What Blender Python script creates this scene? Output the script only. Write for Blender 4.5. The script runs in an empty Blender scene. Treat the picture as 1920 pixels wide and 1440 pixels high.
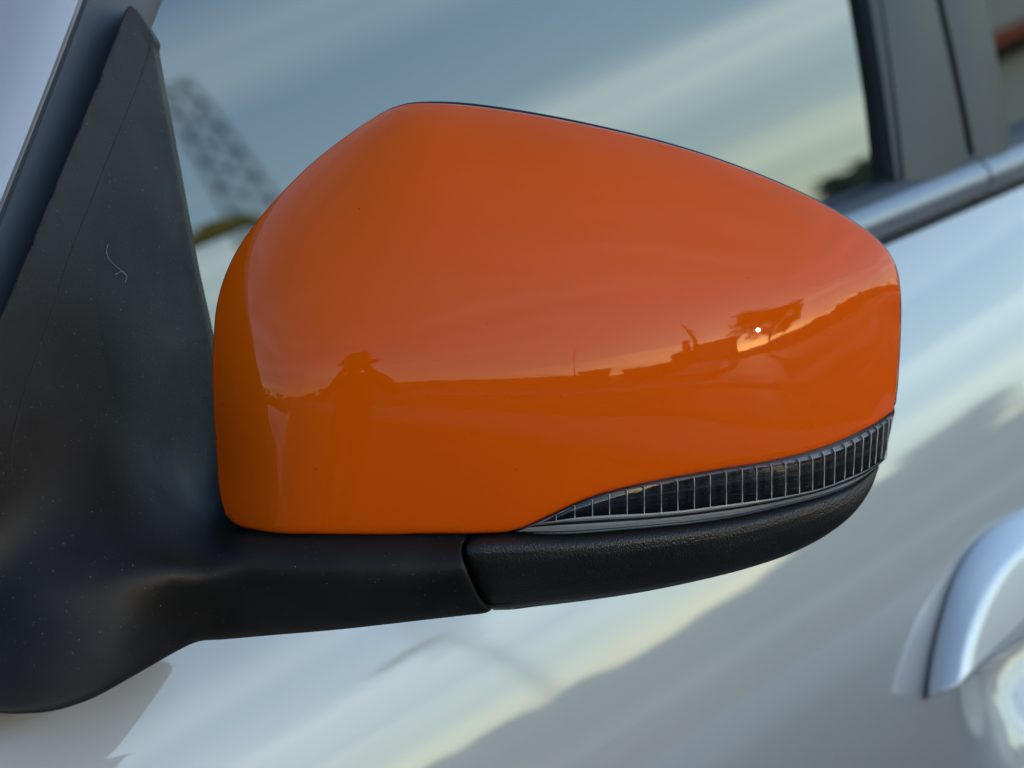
import bpy, bmesh, math, random
import numpy as np
from mathutils import Vector, Matrix
from mathutils.geometry import delaunay_2d_cdt

# ------------------------------------------------------------------ camera, sky, sun, exposure
A, P = math.radians(25), math.radians(11)          # camera heading (from the car's length axis) and downward pitch
LENS, D0 = 150.0, 1.40
FPX = LENS/36*1920
FWD = np.array([math.cos(A)*math.cos(P), math.sin(A)*math.cos(P), -math.sin(P)])
RGT = np.array([math.sin(A), -math.cos(A), 0.0])
UPV = np.cross(RGT, FWD)
MIR = np.array([0.0, -0.13, 1.10])                 # middle of the mirror
CAM = MIR - D0*FWD

scene = bpy.context.scene
COL = scene.collection
cd = bpy.data.cameras.new('camera_view'); cam = bpy.data.objects.new('camera_view', cd); COL.objects.link(cam)
cd.sensor_width = 36; cd.lens = LENS; cd.clip_start = 0.02; cd.clip_end = 6000
cam.matrix_world = Matrix(((RGT[0], UPV[0], -FWD[0], CAM[0]), (RGT[1], UPV[1], -FWD[1], CAM[1]),
                           (RGT[2], UPV[2], -FWD[2], CAM[2]), (0, 0, 0, 1)))
cd.dof.use_dof = True; cd.dof.focus_distance = D0+0.012; cd.dof.aperture_fstop = 19.0
scene.camera = cam

SUN_AZ, SUN_EL = math.radians(-85.5), math.radians(4.6)
world = bpy.data.worlds.new('World'); scene.world = world; world.use_nodes = True
nt = world.node_tree; N = nt.nodes; Lk = nt.links
bg = N['Background']
sky = N.new('ShaderNodeTexSky'); sky.sky_type = 'NISHITA'; sky.sun_disc = False
sky.sun_elevation = SUN_EL; sky.sun_rotation = math.pi/2-SUN_AZ
sky.air_density = 0.8; sky.dust_density = 0.2; sky.ozone_density = 1.7
tc = N.new('ShaderNodeTexCoord'); sx = N.new('ShaderNodeSeparateXYZ'); Lk.new(tc.outputs['Generated'], sx.inputs[0])
def wmath(op, a, b=None):
    m = N.new('ShaderNodeMath'); m.operation = op
    for i, v in enumerate((a, b)):
        if v is None: continue
        if hasattr(v, 'links'): Lk.new(v, m.inputs[i])
        else: m.inputs[i].default_value = v
    return m.outputs[0]
# thin cloud in level bands: noise that varies slowly round the compass and quickly with height, on a tilted axis
lz = wmath('MULTIPLY', wmath('LOGARITHM', wmath('ADD', wmath('MAXIMUM', sx.outputs[2], 0.0), 0.05), math.e), 4.4)
cmb = N.new('ShaderNodeCombineXYZ'); Lk.new(wmath('MULTIPLY', sx.outputs[0], 1.3), cmb.inputs[0]); Lk.new(wmath('MULTIPLY', sx.outputs[1], 1.3), cmb.inputs[1]); Lk.new(lz, cmb.inputs[2])
mp = N.new('ShaderNodeMapping'); mp.inputs['Location'].default_value = (5.1, 6.9, 2.7); Lk.new(cmb.outputs[0], mp.inputs[0])
nz = N.new('ShaderNodeTexNoise'); nz.inputs['Scale'].default_value = 1.0; nz.inputs['Detail'].default_value = 5.0; nz.inputs['Roughness'].default_value = 0.52
Lk.new(mp.outputs[0], nz.inputs['Vector'])
rp = N.new('ShaderNodeValToRGB'); rp.color_ramp.elements[0].position = 0.47; rp.color_ramp.elements[1].position = 0.66
rp.color_ramp.elements[0].color = (0, 0, 0, 1); rp.color_ramp.elements[1].color = (1, 1, 1, 1)
Lk.new(nz.outputs['Fac'], rp.inputs[0])
tn = N.new('ShaderNodeMixRGB'); tn.blend_type = 'MULTIPLY'; tn.inputs[0].default_value = 1.0; Lk.new(sky.outputs[0], tn.inputs[1]); tn.inputs[2].default_value = (1.04, 0.985, 1.01, 1)
skyc = tn.outputs[0]
cl = N.new('ShaderNodeMixRGB'); cl.blend_type = 'MULTIPLY'; cl.inputs[0].default_value = 1.0     # lit cloud: the sky's own light, whiter and stronger
Lk.new(skyc, cl.inputs[1]); cl.inputs[2].default_value = (2.05, 1.7, 1.4, 1)
mx = N.new('ShaderNodeMixRGB'); Lk.new(wmath('MULTIPLY', rp.outputs[0], 0.72), mx.inputs[0])
Lk.new(skyc, mx.inputs[1]); Lk.new(cl.outputs[0], mx.inputs[2])
Lk.new(mx.outputs[0], bg.inputs['Color']); bg.inputs['Strength'].default_value = 0.14

sd = bpy.data.lights.new('sun', 'SUN'); sd.energy = 2.0; sd.angle = math.radians(0.53); sd.color = (1.0, 0.80, 0.58)
so = bpy.data.objects.new('sun', sd); COL.objects.link(so)
SUNV = Vector((math.cos(SUN_AZ)*math.cos(SUN_EL), math.sin(SUN_AZ)*math.cos(SUN_EL), math.sin(SUN_EL)))
so.rotation_euler = SUNV.to_track_quat('Z', 'Y').to_euler(); so.location = SUNV*60

vs = scene.view_settings; vs.view_transform = 'Standard'; vs.look = 'None'; vs.gamma = 1.0; vs.exposure = 2.14
scene.cycles.max_bounces = 8; scene.cycles.sample_clamp_indirect = 20
scene.cycles.use_denoising = True

# ------------------------------------------------------------------ helpers: geometry
def ray(px, py):
    a = (np.asarray(px, float)-960)/FPX; b = (720-np.asarray(py, float))/FPX
    return FWD + a[..., None]*RGT + b[..., None]*UPV
def pt(px, py, w):
    return CAM + ray(px, py)*(D0-np.asarray(w, float))[..., None]
def spl(pts, n=200):
    """smooth curve through points (centripetal Catmull-Rom), resampled evenly along its length"""
    p = np.asarray(pts, float); p = np.vstack([2*p[0]-p[1], p, 2*p[-1]-p[-2]]); out = []
    for i in range(1, len(p)-2):
        t = np.linspace(0, 1, 24, endpoint=False)[:, None]; p0, p1, p2, p3 = p[i-1], p[i], p[i+1], p[i+2]
        d1, d2, d3 = (max(np.linalg.norm(q), 1e-6)**.5 for q in (p1-p0, p2-p1, p3-p2))
        m1 = d2*((p1-p0)/d1 - (p2-p0)/(d1+d2) + (p2-p1)/d2); m2 = d2*((p2-p1)/d2 - (p3-p1)/(d2+d3) + (p3-p2)/d3)
        out.append((2*t**3-3*t**2+1)*p1 + (t**3-2*t**2+t)*m1 + (-2*t**3+3*t**2)*p2 + (t**3-t**2)*m2)
    out.append(p[-2][None]); q = np.vstack(out)
    s = np.r_[0, np.cumsum(np.linalg.norm(np.diff(q, axis=0), axis=1))]; u = np.linspace(0, s[-1], n)
    return np.stack([np.interp(u, s, q[:, k]) for k in range(q.shape[1])], -1)
def coons(L, T, R, B):
    L, T, R, B = [spl(c, 400) for c in (L, T, R, B)]; u = np.linspace(0, 1, 400)
    def f(s, t):
        g = lambda c, k: np.stack([np.interp(k, u, c[:, 0]), np.interp(k, u, c[:, 1])], -1)
        s_, t_ = s[..., None], t[..., None]
        return ((1-t_)*g(B, s)+t_*g(T, s) + (1-s_)*g(L, t)+s_*g(R, t)
                - ((1-s_)*(1-t_)*B[0]+s_*(1-t_)*B[-1]+(1-s_)*t_*T[0]+s_*t_*T[-1]))
    return f
def basis(knots, x):
    m = len(knots); x = np.clip(x, 0, 1-1e-9)
    Bm = [((knots[i] <= x) & (x < knots[i+1])).astype(float) for i in range(m-1)]
    for d in range(1, 4):
        nb = []
        for i in range(m-1-d):
            a = knots[i+d]-knots[i]; b = knots[i+d+1]-knots[i+1]; v = 0*x
            if a > 0: v = v+(x-knots[i])/a*Bm[i]
            if b > 0: v = v+(knots[i+d+1]-x)/b*Bm[i+1]
            nb.append(v)
        Bm = nb
    return np.stack(Bm, -1)
def smooth(a, b, x):
    t = np.clip((np.asarray(x, float)-a)/(b-a), 0, 1); return t*t*(3-2*t)

def link(o, parent=None, **props):
    COL.objects.link(o)
    if parent is not None: o.parent = parent
    for k, v in props.items(): o[k] = v
    return o
def mesh_obj(name, verts, faces, mat, parent=None, smooth_shade=True, **props):
    me = bpy.data.meshes.new(name); me.from_pydata([tuple(map(float, v)) for v in verts], [], [tuple(map(int, f)) for f in faces])
    me.validate(); me.update()
    bm = bmesh.new(); bm.from_mesh(me); bmesh.ops.recalc_face_normals(bm, faces=bm.faces); bm.to_mesh(me); bm.free()
    if smooth_shade: me.polygons.foreach_set('use_smooth', [True]*len(me.polygons))
    if mat: me.materials.append(mat)
    return link(bpy.data.objects.new(name, me), parent, **props)
def empty(name, loc=(0, 0, 0), parent=None, **props):
    o = bpy.data.objects.new(name, None); o.location = loc; o.empty_display_size = 0.1
    return link(o, parent, **props)
def sharp(o, deg=40):
    me = o.data; bm = bmesh.new(); bm.from_mesh(me)
    for e in bm.edges:
        e.smooth = not (len(e.link_faces) == 2 and e.calc_face_angle(0) > math.radians(deg))
    bm.to_mesh(me); bm.free(); return o
def grid_faces(nr, nc, base=0, close=False):
    f = []
    for i in range(nr-1):
        for j in range(nc if close else nc-1):
            k = (j+1) % nc
            f.append((base+i*nc+j, base+i*nc+k, base+(i+1)*nc+k, base+(i+1)*nc+j))
    return f
def grid_obj(name, G, mat, parent=None, rim=0.0, taper=0.0, direction=None, soft=False, **props):
    """a sheet of points G[row, col]; with rim > 0 its border is folded back so that the piece has thickness"""
    nr, nc = G.shape[:2]; V = list(G.reshape(-1, 3)); F = grid_faces(nr, nc)
    if rim > 0:
        ids = [j for j in range(nc)] + [i*nc+nc-1 for i in range(1, nr)] + [(nr-1)*nc+j for j in range(nc-2, -1, -1)] + [i*nc for i in range(nr-2, 0, -1)]
        d = FWD if direction is None else np.asarray(direction, float); c = np.mean([V[i] for i in ids], axis=0); n = len(ids)
        prev = ids
        for k, (dep, tp) in enumerate(((0.10, 0.15), (0.4, 0.5), (1.0, 1.0))):
            b = len(V)
            for i in ids:
                p = V[i] + d*rim*dep; V.append(p + (c-V[i])*taper*tp)
            cur = list(range(b, b+n)); F += [(prev[j], prev[(j+1) % n], cur[(j+1) % n], cur[j]) for j in range(n)]; prev = cur
    o = mesh_obj(name, V, F, mat, parent, **props)
    if rim > 0 and not soft: sharp(o, 30)
    return o
def box(bm, c, s, rot=0.0, taper=1.0):
    """box centred at c (bottom at c.z) with size s, turned by rot; its top scaled by taper"""
    vs_ = []
    for z, k in ((0, 1.0), (s[2], taper)):
        for a, b in ((-1, -1), (1, -1), (1, 1), (-1, 1)):
            x, y = a*s[0]/2*k, b*s[1]/2*k
            vs_.append(bm.verts.new((c[0]+x*math.cos(rot)-y*math.sin(rot), c[1]+x*math.sin(rot)+y*math.cos(rot), c[2]+z)))
    for f in ((3, 2, 1, 0), (4, 5, 6, 7), (0, 1, 5, 4), (1, 2, 6, 5), (2, 3, 7, 6), (3, 0, 4, 7)): bm.faces.new([vs_[i] for i in f])
def tube(bm, pts, rad, n=8):
    pts = [Vector(p) for p in pts]; rings = []
    for i, p in enumerate(pts):
        d = (pts[min(i+1, len(pts)-1)]-pts[max(i-1, 0)]).normalized()
        u = d.orthogonal().normalized() if i == 0 else (u - d*u.dot(d)).normalized()
        v = d.cross(u); r = rad[i] if hasattr(rad, '__len__') else rad
        rings.append([bm.verts.new(p+(u*math.cos(2*math.pi*k/n)+v*math.sin(2*math.pi*k/n))*r) for k in range(n)])
    for a, b in zip(rings, rings[1:]):
        for k in range(n): bm.faces.new((a[k], a[(k+1) % n], b[(k+1) % n], b[k]))
    bm.faces.new(rings[0][::-1]); bm.faces.new(rings[-1])
def bm_obj(name, bm, mat, parent=None, smooth_shade=False, **props):
    me = bpy.data.meshes.new(name); bmesh.ops.recalc_face_normals(bm, faces=bm.faces); bm.to_mesh(me); bm.free()
    if smooth_shade: me.polygons.foreach_set('use_smooth', [True]*len(me.polygons))
    if mat: me.materials.append(mat)
    return link(bpy.data.objects.new(name, me), parent, **props)

# ------------------------------------------------------------------ helpers: materials
def mat(name, color, rough=0.5, metal=0.0, coat=0.0, coat_rough=0.03, ior=1.5, spec=0.5):
    m = bpy.data.materials.new(name); m.use_nodes = True; b = m.node_tree.nodes['Principled BSDF']
    b.inputs['Base Color'].default_value = (*color, 1); b.inputs['Roughness'].default_value = rough; b.inputs['Metallic'].default_value = metal
    b.inputs['Coat Weight'].default_value = coat; b.inputs['Coat Roughness'].default_value = coat_rough; b.inputs['IOR'].default_value = ior
    b.inputs['Specular IOR Level'].default_value = spec
    return m
def nodes(m): return m.node_tree.nodes, m.node_tree.links, m.node_tree.nodes['Principled BSDF']
def noise(m, scale, detail=3, rough=0.5, stretch=None):
    n, l, b = nodes(m); t = n.new('ShaderNodeTexNoise'); t.inputs['Scale'].default_value = scale; t.inputs['Detail'].default_value = detail; t.inputs['Roughness'].default_value = rough
    c = n.new('ShaderNodeTexCoord')
    if stretch:
        q = n.new('ShaderNodeMapping'); q.inputs['Scale'].default_value = stretch; l.new(c.outputs['Object'], q.inputs[0]); l.new(q.outputs[0], t.inputs['Vector'])
    else: l.new(c.outputs['Object'], t.inputs['Vector'])
    return t.outputs['Fac']
def ramp(m, src, stops):
    n, l, b = nodes(m); r = n.new('ShaderNodeValToRGB'); e = r.color_ramp.elements
    while len(e) < len(stops): e.new(0.5)
    for k, (p, c) in enumerate(stops): e[k].position = p; e[k].color = (*c, 1) if len(c) == 3 else c
    l.new(src, r.inputs[0]); return r.outputs[0]
def bump(m, src, strength, dist, into='Normal', prev=None):
    n, l, b = nodes(m); u = n.new('ShaderNodeBump'); u.inputs['Strength'].default_value = strength; u.inputs['Distance'].default_value = dist
    l.new(src, u.inputs['Height'])
    if prev is not None: l.new(prev, u.inputs['Normal'])
    l.new(u.outputs[0], b.inputs[into]); return u.outputs[0]

M_ORANGE = mat('orange_paint', (0.69, 0.085, 0.0004), rough=0.015, ior=1.45, spec=0.27)
nb, lb, bb = nodes(M_ORANGE)
bump(M_ORANGE, noise(M_ORANGE, 260, 1), 0.05, 0.0002)                                   # faint orange peel
d_ = ramp(M_ORANGE, noise(M_ORANGE, 900, 0), [(0.90, (0.69, 0.085, 0.0004)), (0.91, (0.06, 0.015, 0.005))])   # a few specks of dirt
lb.new(d_, bb.inputs['Base Color'])

M_SILVER = mat('silver_paint', (0.385, 0.37, 0.36), rough=0.42, metal=0.45, coat=1.0, coat_rough=0.035)
ns_, ls_, bs_ = nodes(M_SILVER); bs_.inputs['Coat IOR'].default_value = 1.65
flake = noise(M_SILVER, 2600, 1)
bump(M_SILVER, flake, 0.05, 0.0002)

def grained(name, color, rough, grain, spec):
    m = mat(name, color, rough=rough, ior=1.45, spec=spec)
    n, l, b = nodes(m)
    v = n.new('ShaderNodeTexVoronoi'); v.inputs['Scale'].default_value = 1500; c = n.new('ShaderNodeTexCoord'); l.new(c.outputs['Object'], v.inputs['Vector'])
    u = bump(m, v.outputs['Distance'], grain, 0.0003)
    dust = ramp(m, noise(m, 1500, 1, 0.4), [(0.775, color), (0.80, (0.28, 0.23, 0.14))])        # settled dust specks
    film = noise(m, 22, 5, 0.62)
    mixn = n.new('ShaderNodeMixRGB'); l.new(ramp(m, film, [(0.40, (0, 0, 0)), (0.75, (0.14, 0.14, 0.14))]), mixn.inputs[0])
    l.new(dust, mixn.inputs[1]); mixn.inputs[2].default_value = (0.060, 0.057, 0.052, 1)
    l.new(mixn.outputs[0], b.inputs['Base Color'])
    l.new(ramp(m, film, [(0.3, (rough-.05,)*3), (0.7, (rough+.1,)*3)]), b.inputs['Roughness'])
    return m
M_PLASTIC = grained('black_grained_plastic', (0.0078, 0.0070, 0.0062), 0.50, 0.16, 0.25)
M_COVER = grained('black_textured_plastic', (0.010, 0.0095, 0.009), 0.40, 0.6, 0.45)
M_RUBBER = mat('black_rubber', (0.010, 0.010, 0.010), rough=0.45)
M_FRAME = mat('dark_frame_film', (0.07, 0.072, 0.075), rough=0.6); bump(M_FRAME, noise(M_FRAME, 700, 2), 0.15, 0.0002)
M_TRIM = mat('grey_pillar_film', (0.022, 0.022, 0.022), rough=0.42, spec=0.30); bump(M_TRIM, noise(M_TRIM, 700, 2), 0.10, 0.0002)
M_MOULD = mat('satin_moulding', (0.30, 0.31, 0.33), rough=0.34, metal=0.7)
M_GLOSS = mat('black_gloss_plastic', (0.008, 0.008, 0.009), rough=0.08)
M_GLASS = mat('tinted_window_glass', (0.004, 0.006, 0.006), rough=0.0, ior=2.12)
M_MIRROR = mat('mirror_glass', (0.85, 0.86, 0.87), rough=0.01, metal=1.0)
M_HANDLE = mat('silver_handle_paint', (0.64, 0.64, 0.64), rough=0.36, metal=0.5, coat=1.0, coat_rough=0.02)
M_LINING = mat('cabin_lining', (0.02, 0.02, 0.02), rough=0.8)
M_GAP = mat('dark_gap', (0.006, 0.006, 0.006), rough=0.7)
# ------------------------------------------------------------------ the car body
CARG = dict(label='silver car side with orange door mirror cap on black plastic arm', category='car')
car = empty('car', (0, 0, 0), None, **CARG)
ZB = 1.032                                              # belt line: top of the painted door skin
_z = np.linspace(0.22, ZB, 400)
_beta = np.interp(_z, [0.22, 0.35, 0.50, 0.60, 0.70, 0.78, 0.82, 0.85, 0.875, 0.900, 0.94, 0.985, ZB], [-12, -8, -4, -2, 0, 2, 5, 9, 12.5, 15.3, 19.5, 26, 35])
_k = np.ones(25)/25; _beta = np.convolve(np.pad(_beta, 12, 'edge'), _k, 'valid')
_y = np.r_[0, np.cumsum(np.tan(np.radians(_beta[:-1]))*np.diff(_z))]; _y -= _y[-1]
def side(z): return np.interp(z, _z, _y)                # outer skin of the door: y at height z
def dimple(x, z):
    """hand recess behind the handle"""
    return 0.022*smooth(1.0, 0.1, np.sqrt(((x-HX)/0.122)**2+((z-HZ+0.014)/0.070)**2))
HX, HZ = 0.765, 0.828            # (set below from the handle's front tip)
GK0, GK1 = math.tan(math.radians(14)), 0.36              # lean and barrel of the side glass
def gy(z, off=0.0): h = np.asarray(z, float)-ZB; return 0.006 + GK0*h + GK1*h*h - off
def meet(px, py, fy):
    """where the view rays through photo points meet the surface y = fy(z)"""
    r = ray(px, py); lo, hi = np.full(np.shape(px), 0.4), np.full(np.shape(px), 6.0)
    for _ in range(60):
        t = (lo+hi)/2; q = CAM+r*t[..., None]; ins = q[..., 1] > fy(q[..., 2]); hi = np.where(ins, t, hi); lo = np.where(ins, lo, t)
    return CAM+r*t[..., None]
def onside(px, py, off=0.0): return meet(px, py, lambda z: side(z)-off)
def onglass(px, py, off=0.0): return meet(px, py, lambda z: gy(z, off))
def onskin(px, py, off=0.0): return meet(px, py, lambda z: np.where(z > ZB, gy(np.maximum(z, ZB)), side(np.minimum(z, ZB)))-off)
def gline(a, b, off=0.0):
    """the straight edge on the glass plane through two photo points, as x for any height"""
    p, q = onglass(np.array(a[0]), np.array(a[1]), off), onglass(np.array(b[0]), np.array(b[1]), off)
    return lambda z: p[0]+(q[0]-p[0])*(np.asarray(z)-p[2])/(q[2]-p[2])
_tip = onside(np.array(1738.), np.array(1311.)); HX, HZ = float(_tip[0])+0.155, float(_tip[2])+0.002
ZT = 1.47                                               # top of the side windows
def gstrip(name, xa, xb, z0, z1, off, m, parent, rim=0.012, n=6, bow=0.0):
    z = np.linspace(z0, z1, 30); G = np.zeros((30, n, 3))
    for j in range(n):
        f = j/(n-1); x = xa(z)*(1-f)+xb(z)*f
        G[:, j] = np.stack([x, gy(z, off+bow*(1-(2*f-1)**2)), z], -1)
    return grid_obj(name, G, m, parent, rim=rim, direction=(0, 1, 0))

def side_panel(name, x0, x1, parent, nx, nz, hollow=False, zlo=0.24):
    xs = np.linspace(x0, x1, nx); zs = np.linspace(zlo, ZB, nz); X, Z = np.meshgrid(xs, zs)
    Y = side(Z)+ (dimple(X, Z) if hollow else 0) + 0.012*((X-0.3)/1.2)**2
    G = np.stack([X, Y, Z], -1)
    return grid_obj(name, G, M_SILVER, parent, rim=0.02, direction=(0, 1, 0))
SHUT = 0.862
front_door = empty('front_door', (0.2, 0, 0.6), car); front_door.matrix_parent_inverse.identity()
front_door.location = (0, 0, 0)
rear_door = empty('rear_door', (0, 0, 0), car)
dp = side_panel('door_panel', -0.34, SHUT, front_door, 340, 200, True)
side_panel('door_panel', SHUT, 1.80, rear_door, 60, 120)
side_panel('front_wing', -1.45, -0.346, car, 70, 100)
side_panel('rear_wing', 1.806, 2.6, car, 50, 80)

# side glass, seals, pillars
x_fl = gline((305, 0), (285, 50), 0.004); x_ff = gline((165, 0), (0, 425), 0.004)
x_s0, x_s1 = gline((1609, 0), (1663, 375)), gline((1655, 0), (1700, 370))
x_t0, x_t1, x_t2 = gline((1650, 0), (1696, 370), .008), gline((1752, 0), (1815, 310), .008), gline((1764, 0), (1828, 310), .008)
x_t3 = gline((1846, 0), (1893, 270), .008)
x_end = lambda z: 1.72-0.5*(np.asarray(z)-ZB)
gstrip('window_glass', lambda z: x_fl(z)-0.02, lambda z: x_s1(z)+.005, ZB-0.01, ZT, 0.0, M_GLASS, front_door, rim=0.004)
YAW = 0.045                                             # the rear glass follows the body's curve in plan
zr = np.linspace(ZB-0.01, ZT, 30); Gr = np.zeros((30, 8, 3))
for j in range(8):
    xr_ = x_t3(zr)-0.01 + (x_end(zr)-x_t3(zr)+.01)*j/7; Gr[:, j] = np.stack([xr_, gy(zr, -0.003)+YAW*(xr_-x_t3(zr)), zr], -1)
grid_obj('window_glass', Gr, M_GLASS, rear_door, rim=0.004, direction=(0, 1, 0))
gstrip('window_seal', x_s0, x_s1, ZB+0.024, ZT, 0.006, M_RUBBER, front_door, bow=0.003)
gstrip('pillar_trim', x_t0, x_t1, ZB+0.024, ZT, 0.009, M_TRIM, front_door, bow=0.002)
gstrip('pillar_trim', x_t2, x_t3, ZB+0.024, ZT, 0.009, M_TRIM, rear_door, bow=0.002)
gstrip('pillar_core', lambda z: x_t0(z)+.002, lambda z: x_t3(z)-.004, ZB+0.024, ZT, 0.001, M_GAP, car)
gstrip('window_frame', x_ff, x_fl, ZB-0.02, ZT, 0.004, M_FRAME, front_door, rim=0.02, n=12, bow=0.004)
gstrip('rear_pillar', x_end, lambda z: x_end(z)+0.5, ZB, ZT, 0.006, M_SILVER, car)

# belt line: rubber wiper, satin moulding and the shadow gap under it, for each door
def belt(x0, x1, parent):
    n = max(8, int((x1-x0)/0.02)); xs = np.linspace(x0, x1, n)
    def sweep(name, prof, m):
        G = np.zeros((n, len(prof), 3))
        for j, (dy, z) in enumerate(prof): G[:, j] = np.stack([xs, np.full(n, dy)+0.012*((xs-0.3)/1.2)**2, np.full(n, z)], -1)
        V = list(G.reshape(-1, 3)); F = grid_faces(n, len(prof)); m_ = len(prof)
        F += [tuple(range(m_))[::-1], tuple((n-1)*m_+j for j in range(m_))]
        return sharp(mesh_obj(name, V, F, m, parent), 50)
    arc = [(0.010+0.013*math.cos(a)*-1-0.004, ZB+0.0150+0.0105*math.sin(a)) for a in np.radians(np.linspace(-88, 88, 13))]
    sweep('belt_moulding', [(0.02, arc[0][1])]+arc+[(0.02, arc[-1][1])], M_MOULD)
    sweep('belt_gap', [(0.02, ZB-0.004), (0.0035, ZB-0.004), (0.0015, ZB+0.002), (0.0035, ZB+0.0050), (0.02, ZB+0.0050)], M_GAP)
    sweep('window_wiper', [(0.03, ZB+0.0225), (0.001, ZB+0.0225), (-0.0005, ZB+0.0250), (0.003, ZB+0.0285), (0.012, ZB+0.0300), (0.03, ZB+0.0300)], M_RUBBER)
belt(0.06, SHUT-0.002, front_door); belt(SHUT+0.002, 1.78, rear_door)

# painted windscreen pillar, windscreen, bonnet, roof and cabin lining: what the mirror cap and the glass see of the car
zz = np.linspace(1.0, ZT+0.01, 40); prf = []
for j in range(14):                                     # outer face, nearly flat, then a tight turn into the windscreen
    f = j/13; prf.append((0.052*f, 0.004+0.016*f*f-0.004*math.sin(min(1, f*6)*math.pi/2)))
for a_ in np.radians(np.linspace(40, 90, 8)): prf.append((0.052+0.03*(math.sin(a_)-math.sin(math.radians(30)))/.5*.5, 0.02+0.055*(1-math.cos(a_))/1-0.01))
prf = np.array(prf); G = np.zeros((40, len(prf), 3))
for j, (dx_, dy_) in enumerate(prf): G[:, j] = np.stack([x_ff(zz)-0.002-dx_, gy(zz, 0.006)+dy_, zz], -1)
grid_obj('windscreen_pillar', G, M_SILVER, car, rim=0.01, direction=(1, 0, 0))
edge = G[:, -1]
W = np.zeros((40, 24, 3))
for j in range(24):
    f = j/23; W[:, j] = edge + np.array([0, 1, 0])*f*(1.55-2*edge[:, 1:2]) - np.array([1, 0, 0])*0.10*math.sin(math.pi*f)
grid_obj('windscreen', W, M_GLASS, car)
bx = np.linspace(-1.45, float(edge[0, 0])+0.03, 30); B = np.zeros((30, 24, 3))
for j in range(24):
    f = j/23; s_ = math.sin(math.pi*f); B[:, j] = np.stack([bx-0.08*s_, 0.012+0.012*((bx-.3)/1.2)**2+f*(1.52-0.02*((bx-.3)/1.2)**2), ZB-0.02+0.07*s_**.5-0.10*smooth(-0.9, -1.6, bx)], -1)
grid_obj('bonnet', B, M_SILVER, car, rim=0.02, direction=(0, 0, -1))
rx = np.linspace(float(x_fl(ZT))-0.02, 2.2, 24); Rf = np.zeros((24, 20, 3))
for j in range(20):
    f = j/19; Rf[:, j] = np.stack([rx, gy(ZT)+0*rx-.012+f*(1.55-2*float(gy(ZT))), np.full(24, ZT+0.075*math.sin(math.pi*f)**.55)], -1)
grid_obj('roof', Rf, M_SILVER, car, rim=0.02, direction=(0, 0, -1))
bm = bmesh.new(); box(bm, (0.8, 0.80, 0.3), (1.6, 1.05, 1.0), 0, 0.82); bm_obj('cabin_lining', bm, M_LINING, car)
bm = bmesh.new(); box(bm, (0.3, 0.75, 0.25), (3.4, 1.3, 0.45)); bm_obj('underbody', bm, M_GAP, car)

# door handle: bowed grip standing off the door over the recess
def hp(pts, off):
    p = np.array(pts, float); q = onside(p[:, 0], p[:, 1], off)
    return onside(p[:, 0], p[:, 1], off+max(0, min(1, off/.012))*0.07*np.clip(HZ+.062-q[:, 2], 0, .1))
OUT = [(1738,1311),(1742,1275),(1752,1215),(1768,1150),(1790,1085),(1822,1030),(1860,992),(1925,955),(2010,925),(2100,905),(2200,898),(2262,915),(2280,950),(2262,992),(2180,1048),(2080,1110),(1990,1168),(1925,1208),(1860,1248),(1800,1284),(1760,1304)]
INN = [(1800,1283),(1803,1262),(1812,1210),(1826,1165),(1850,1112),(1885,1060),(1930,1018),(1985,985),(2060,960),(2130,945),(2195,938),(2236,945),(2247,958),(2236,984),(2170,1035),(2078,1094),(1990,1152),(1927,1192),(1868,1232),(1826,1262),(1806,1277)]
def closed(p, n): p = p+[p[0]]; return spl(p, n+1)[:-1]
n = 160
o_ = closed(OUT, n); i_ = closed(INN, n)
rings = [hp(o_, -0.016), hp(o_, 0.0005), hp(o_*.94+i_*.06, 0.0022), hp(o_*.5+i_*.5, 0.0075), hp(o_*.1+i_*.9, 0.0118), hp(i_, 0.0126)]
c_ = i_.mean(0)
for f, off in ((.85, .0130), (.5, .0136), (.2, .0139)): rings.append(hp(c_+(i_-c_)*f, off))
V = [v for r in rings for v in r]; F = grid_faces(len(rings), n, 0, True); V.append(hp([c_], .0140)[0]); b0 = (len(rings)-1)*n
F += [(b0+j, b0+(j+1) % n, len(V)-1) for j in range(n)]
mesh_obj('door_handle', V, F, M_HANDLE, front_door)
# ------------------------------------------------------------------ the door mirror
mirror = empty('side_mirror', (0, 0, 0), car)
CAP_L = [(424,968),(412,925),(407,860),(401,780),(398,700),(400,640),(405,580),(417,530),(438,480),(470,430),(520,370),(580,310),(640,262),(705,218),(735,203)]
CAP_T = [(735,203),(765,195),(800,193),(860,196),(950,207),(1050,224),(1150,245),(1240,267),(1330,294),(1420,327),(1510,366),(1580,404),(1630,437),(1662,467)]
CAP_R = [(1668,850),(1674,780),(1681,720),(1686,660),(1688,600),(1687,545),(1679,500),(1662,467)]
CAP_B = [(424,968),(445,985),(490,996),(560,1002),(700,1004),(850,1004),(960,1004),(1100,1000),(1250,985),(1400,960),(1540,925),(1630,885),(1668,850)]
CAPXY = coons(CAP_L, CAP_T, CAP_R, CAP_B)
KS = np.r_[[0]*4, [.03,.07,.13,.22,.35,.5,.65,.78,.88,.95], [1]*4]
KT = np.r_[[0]*4, [.08,.2,.35,.5,.65,.8,.92], [1]*4]
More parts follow.
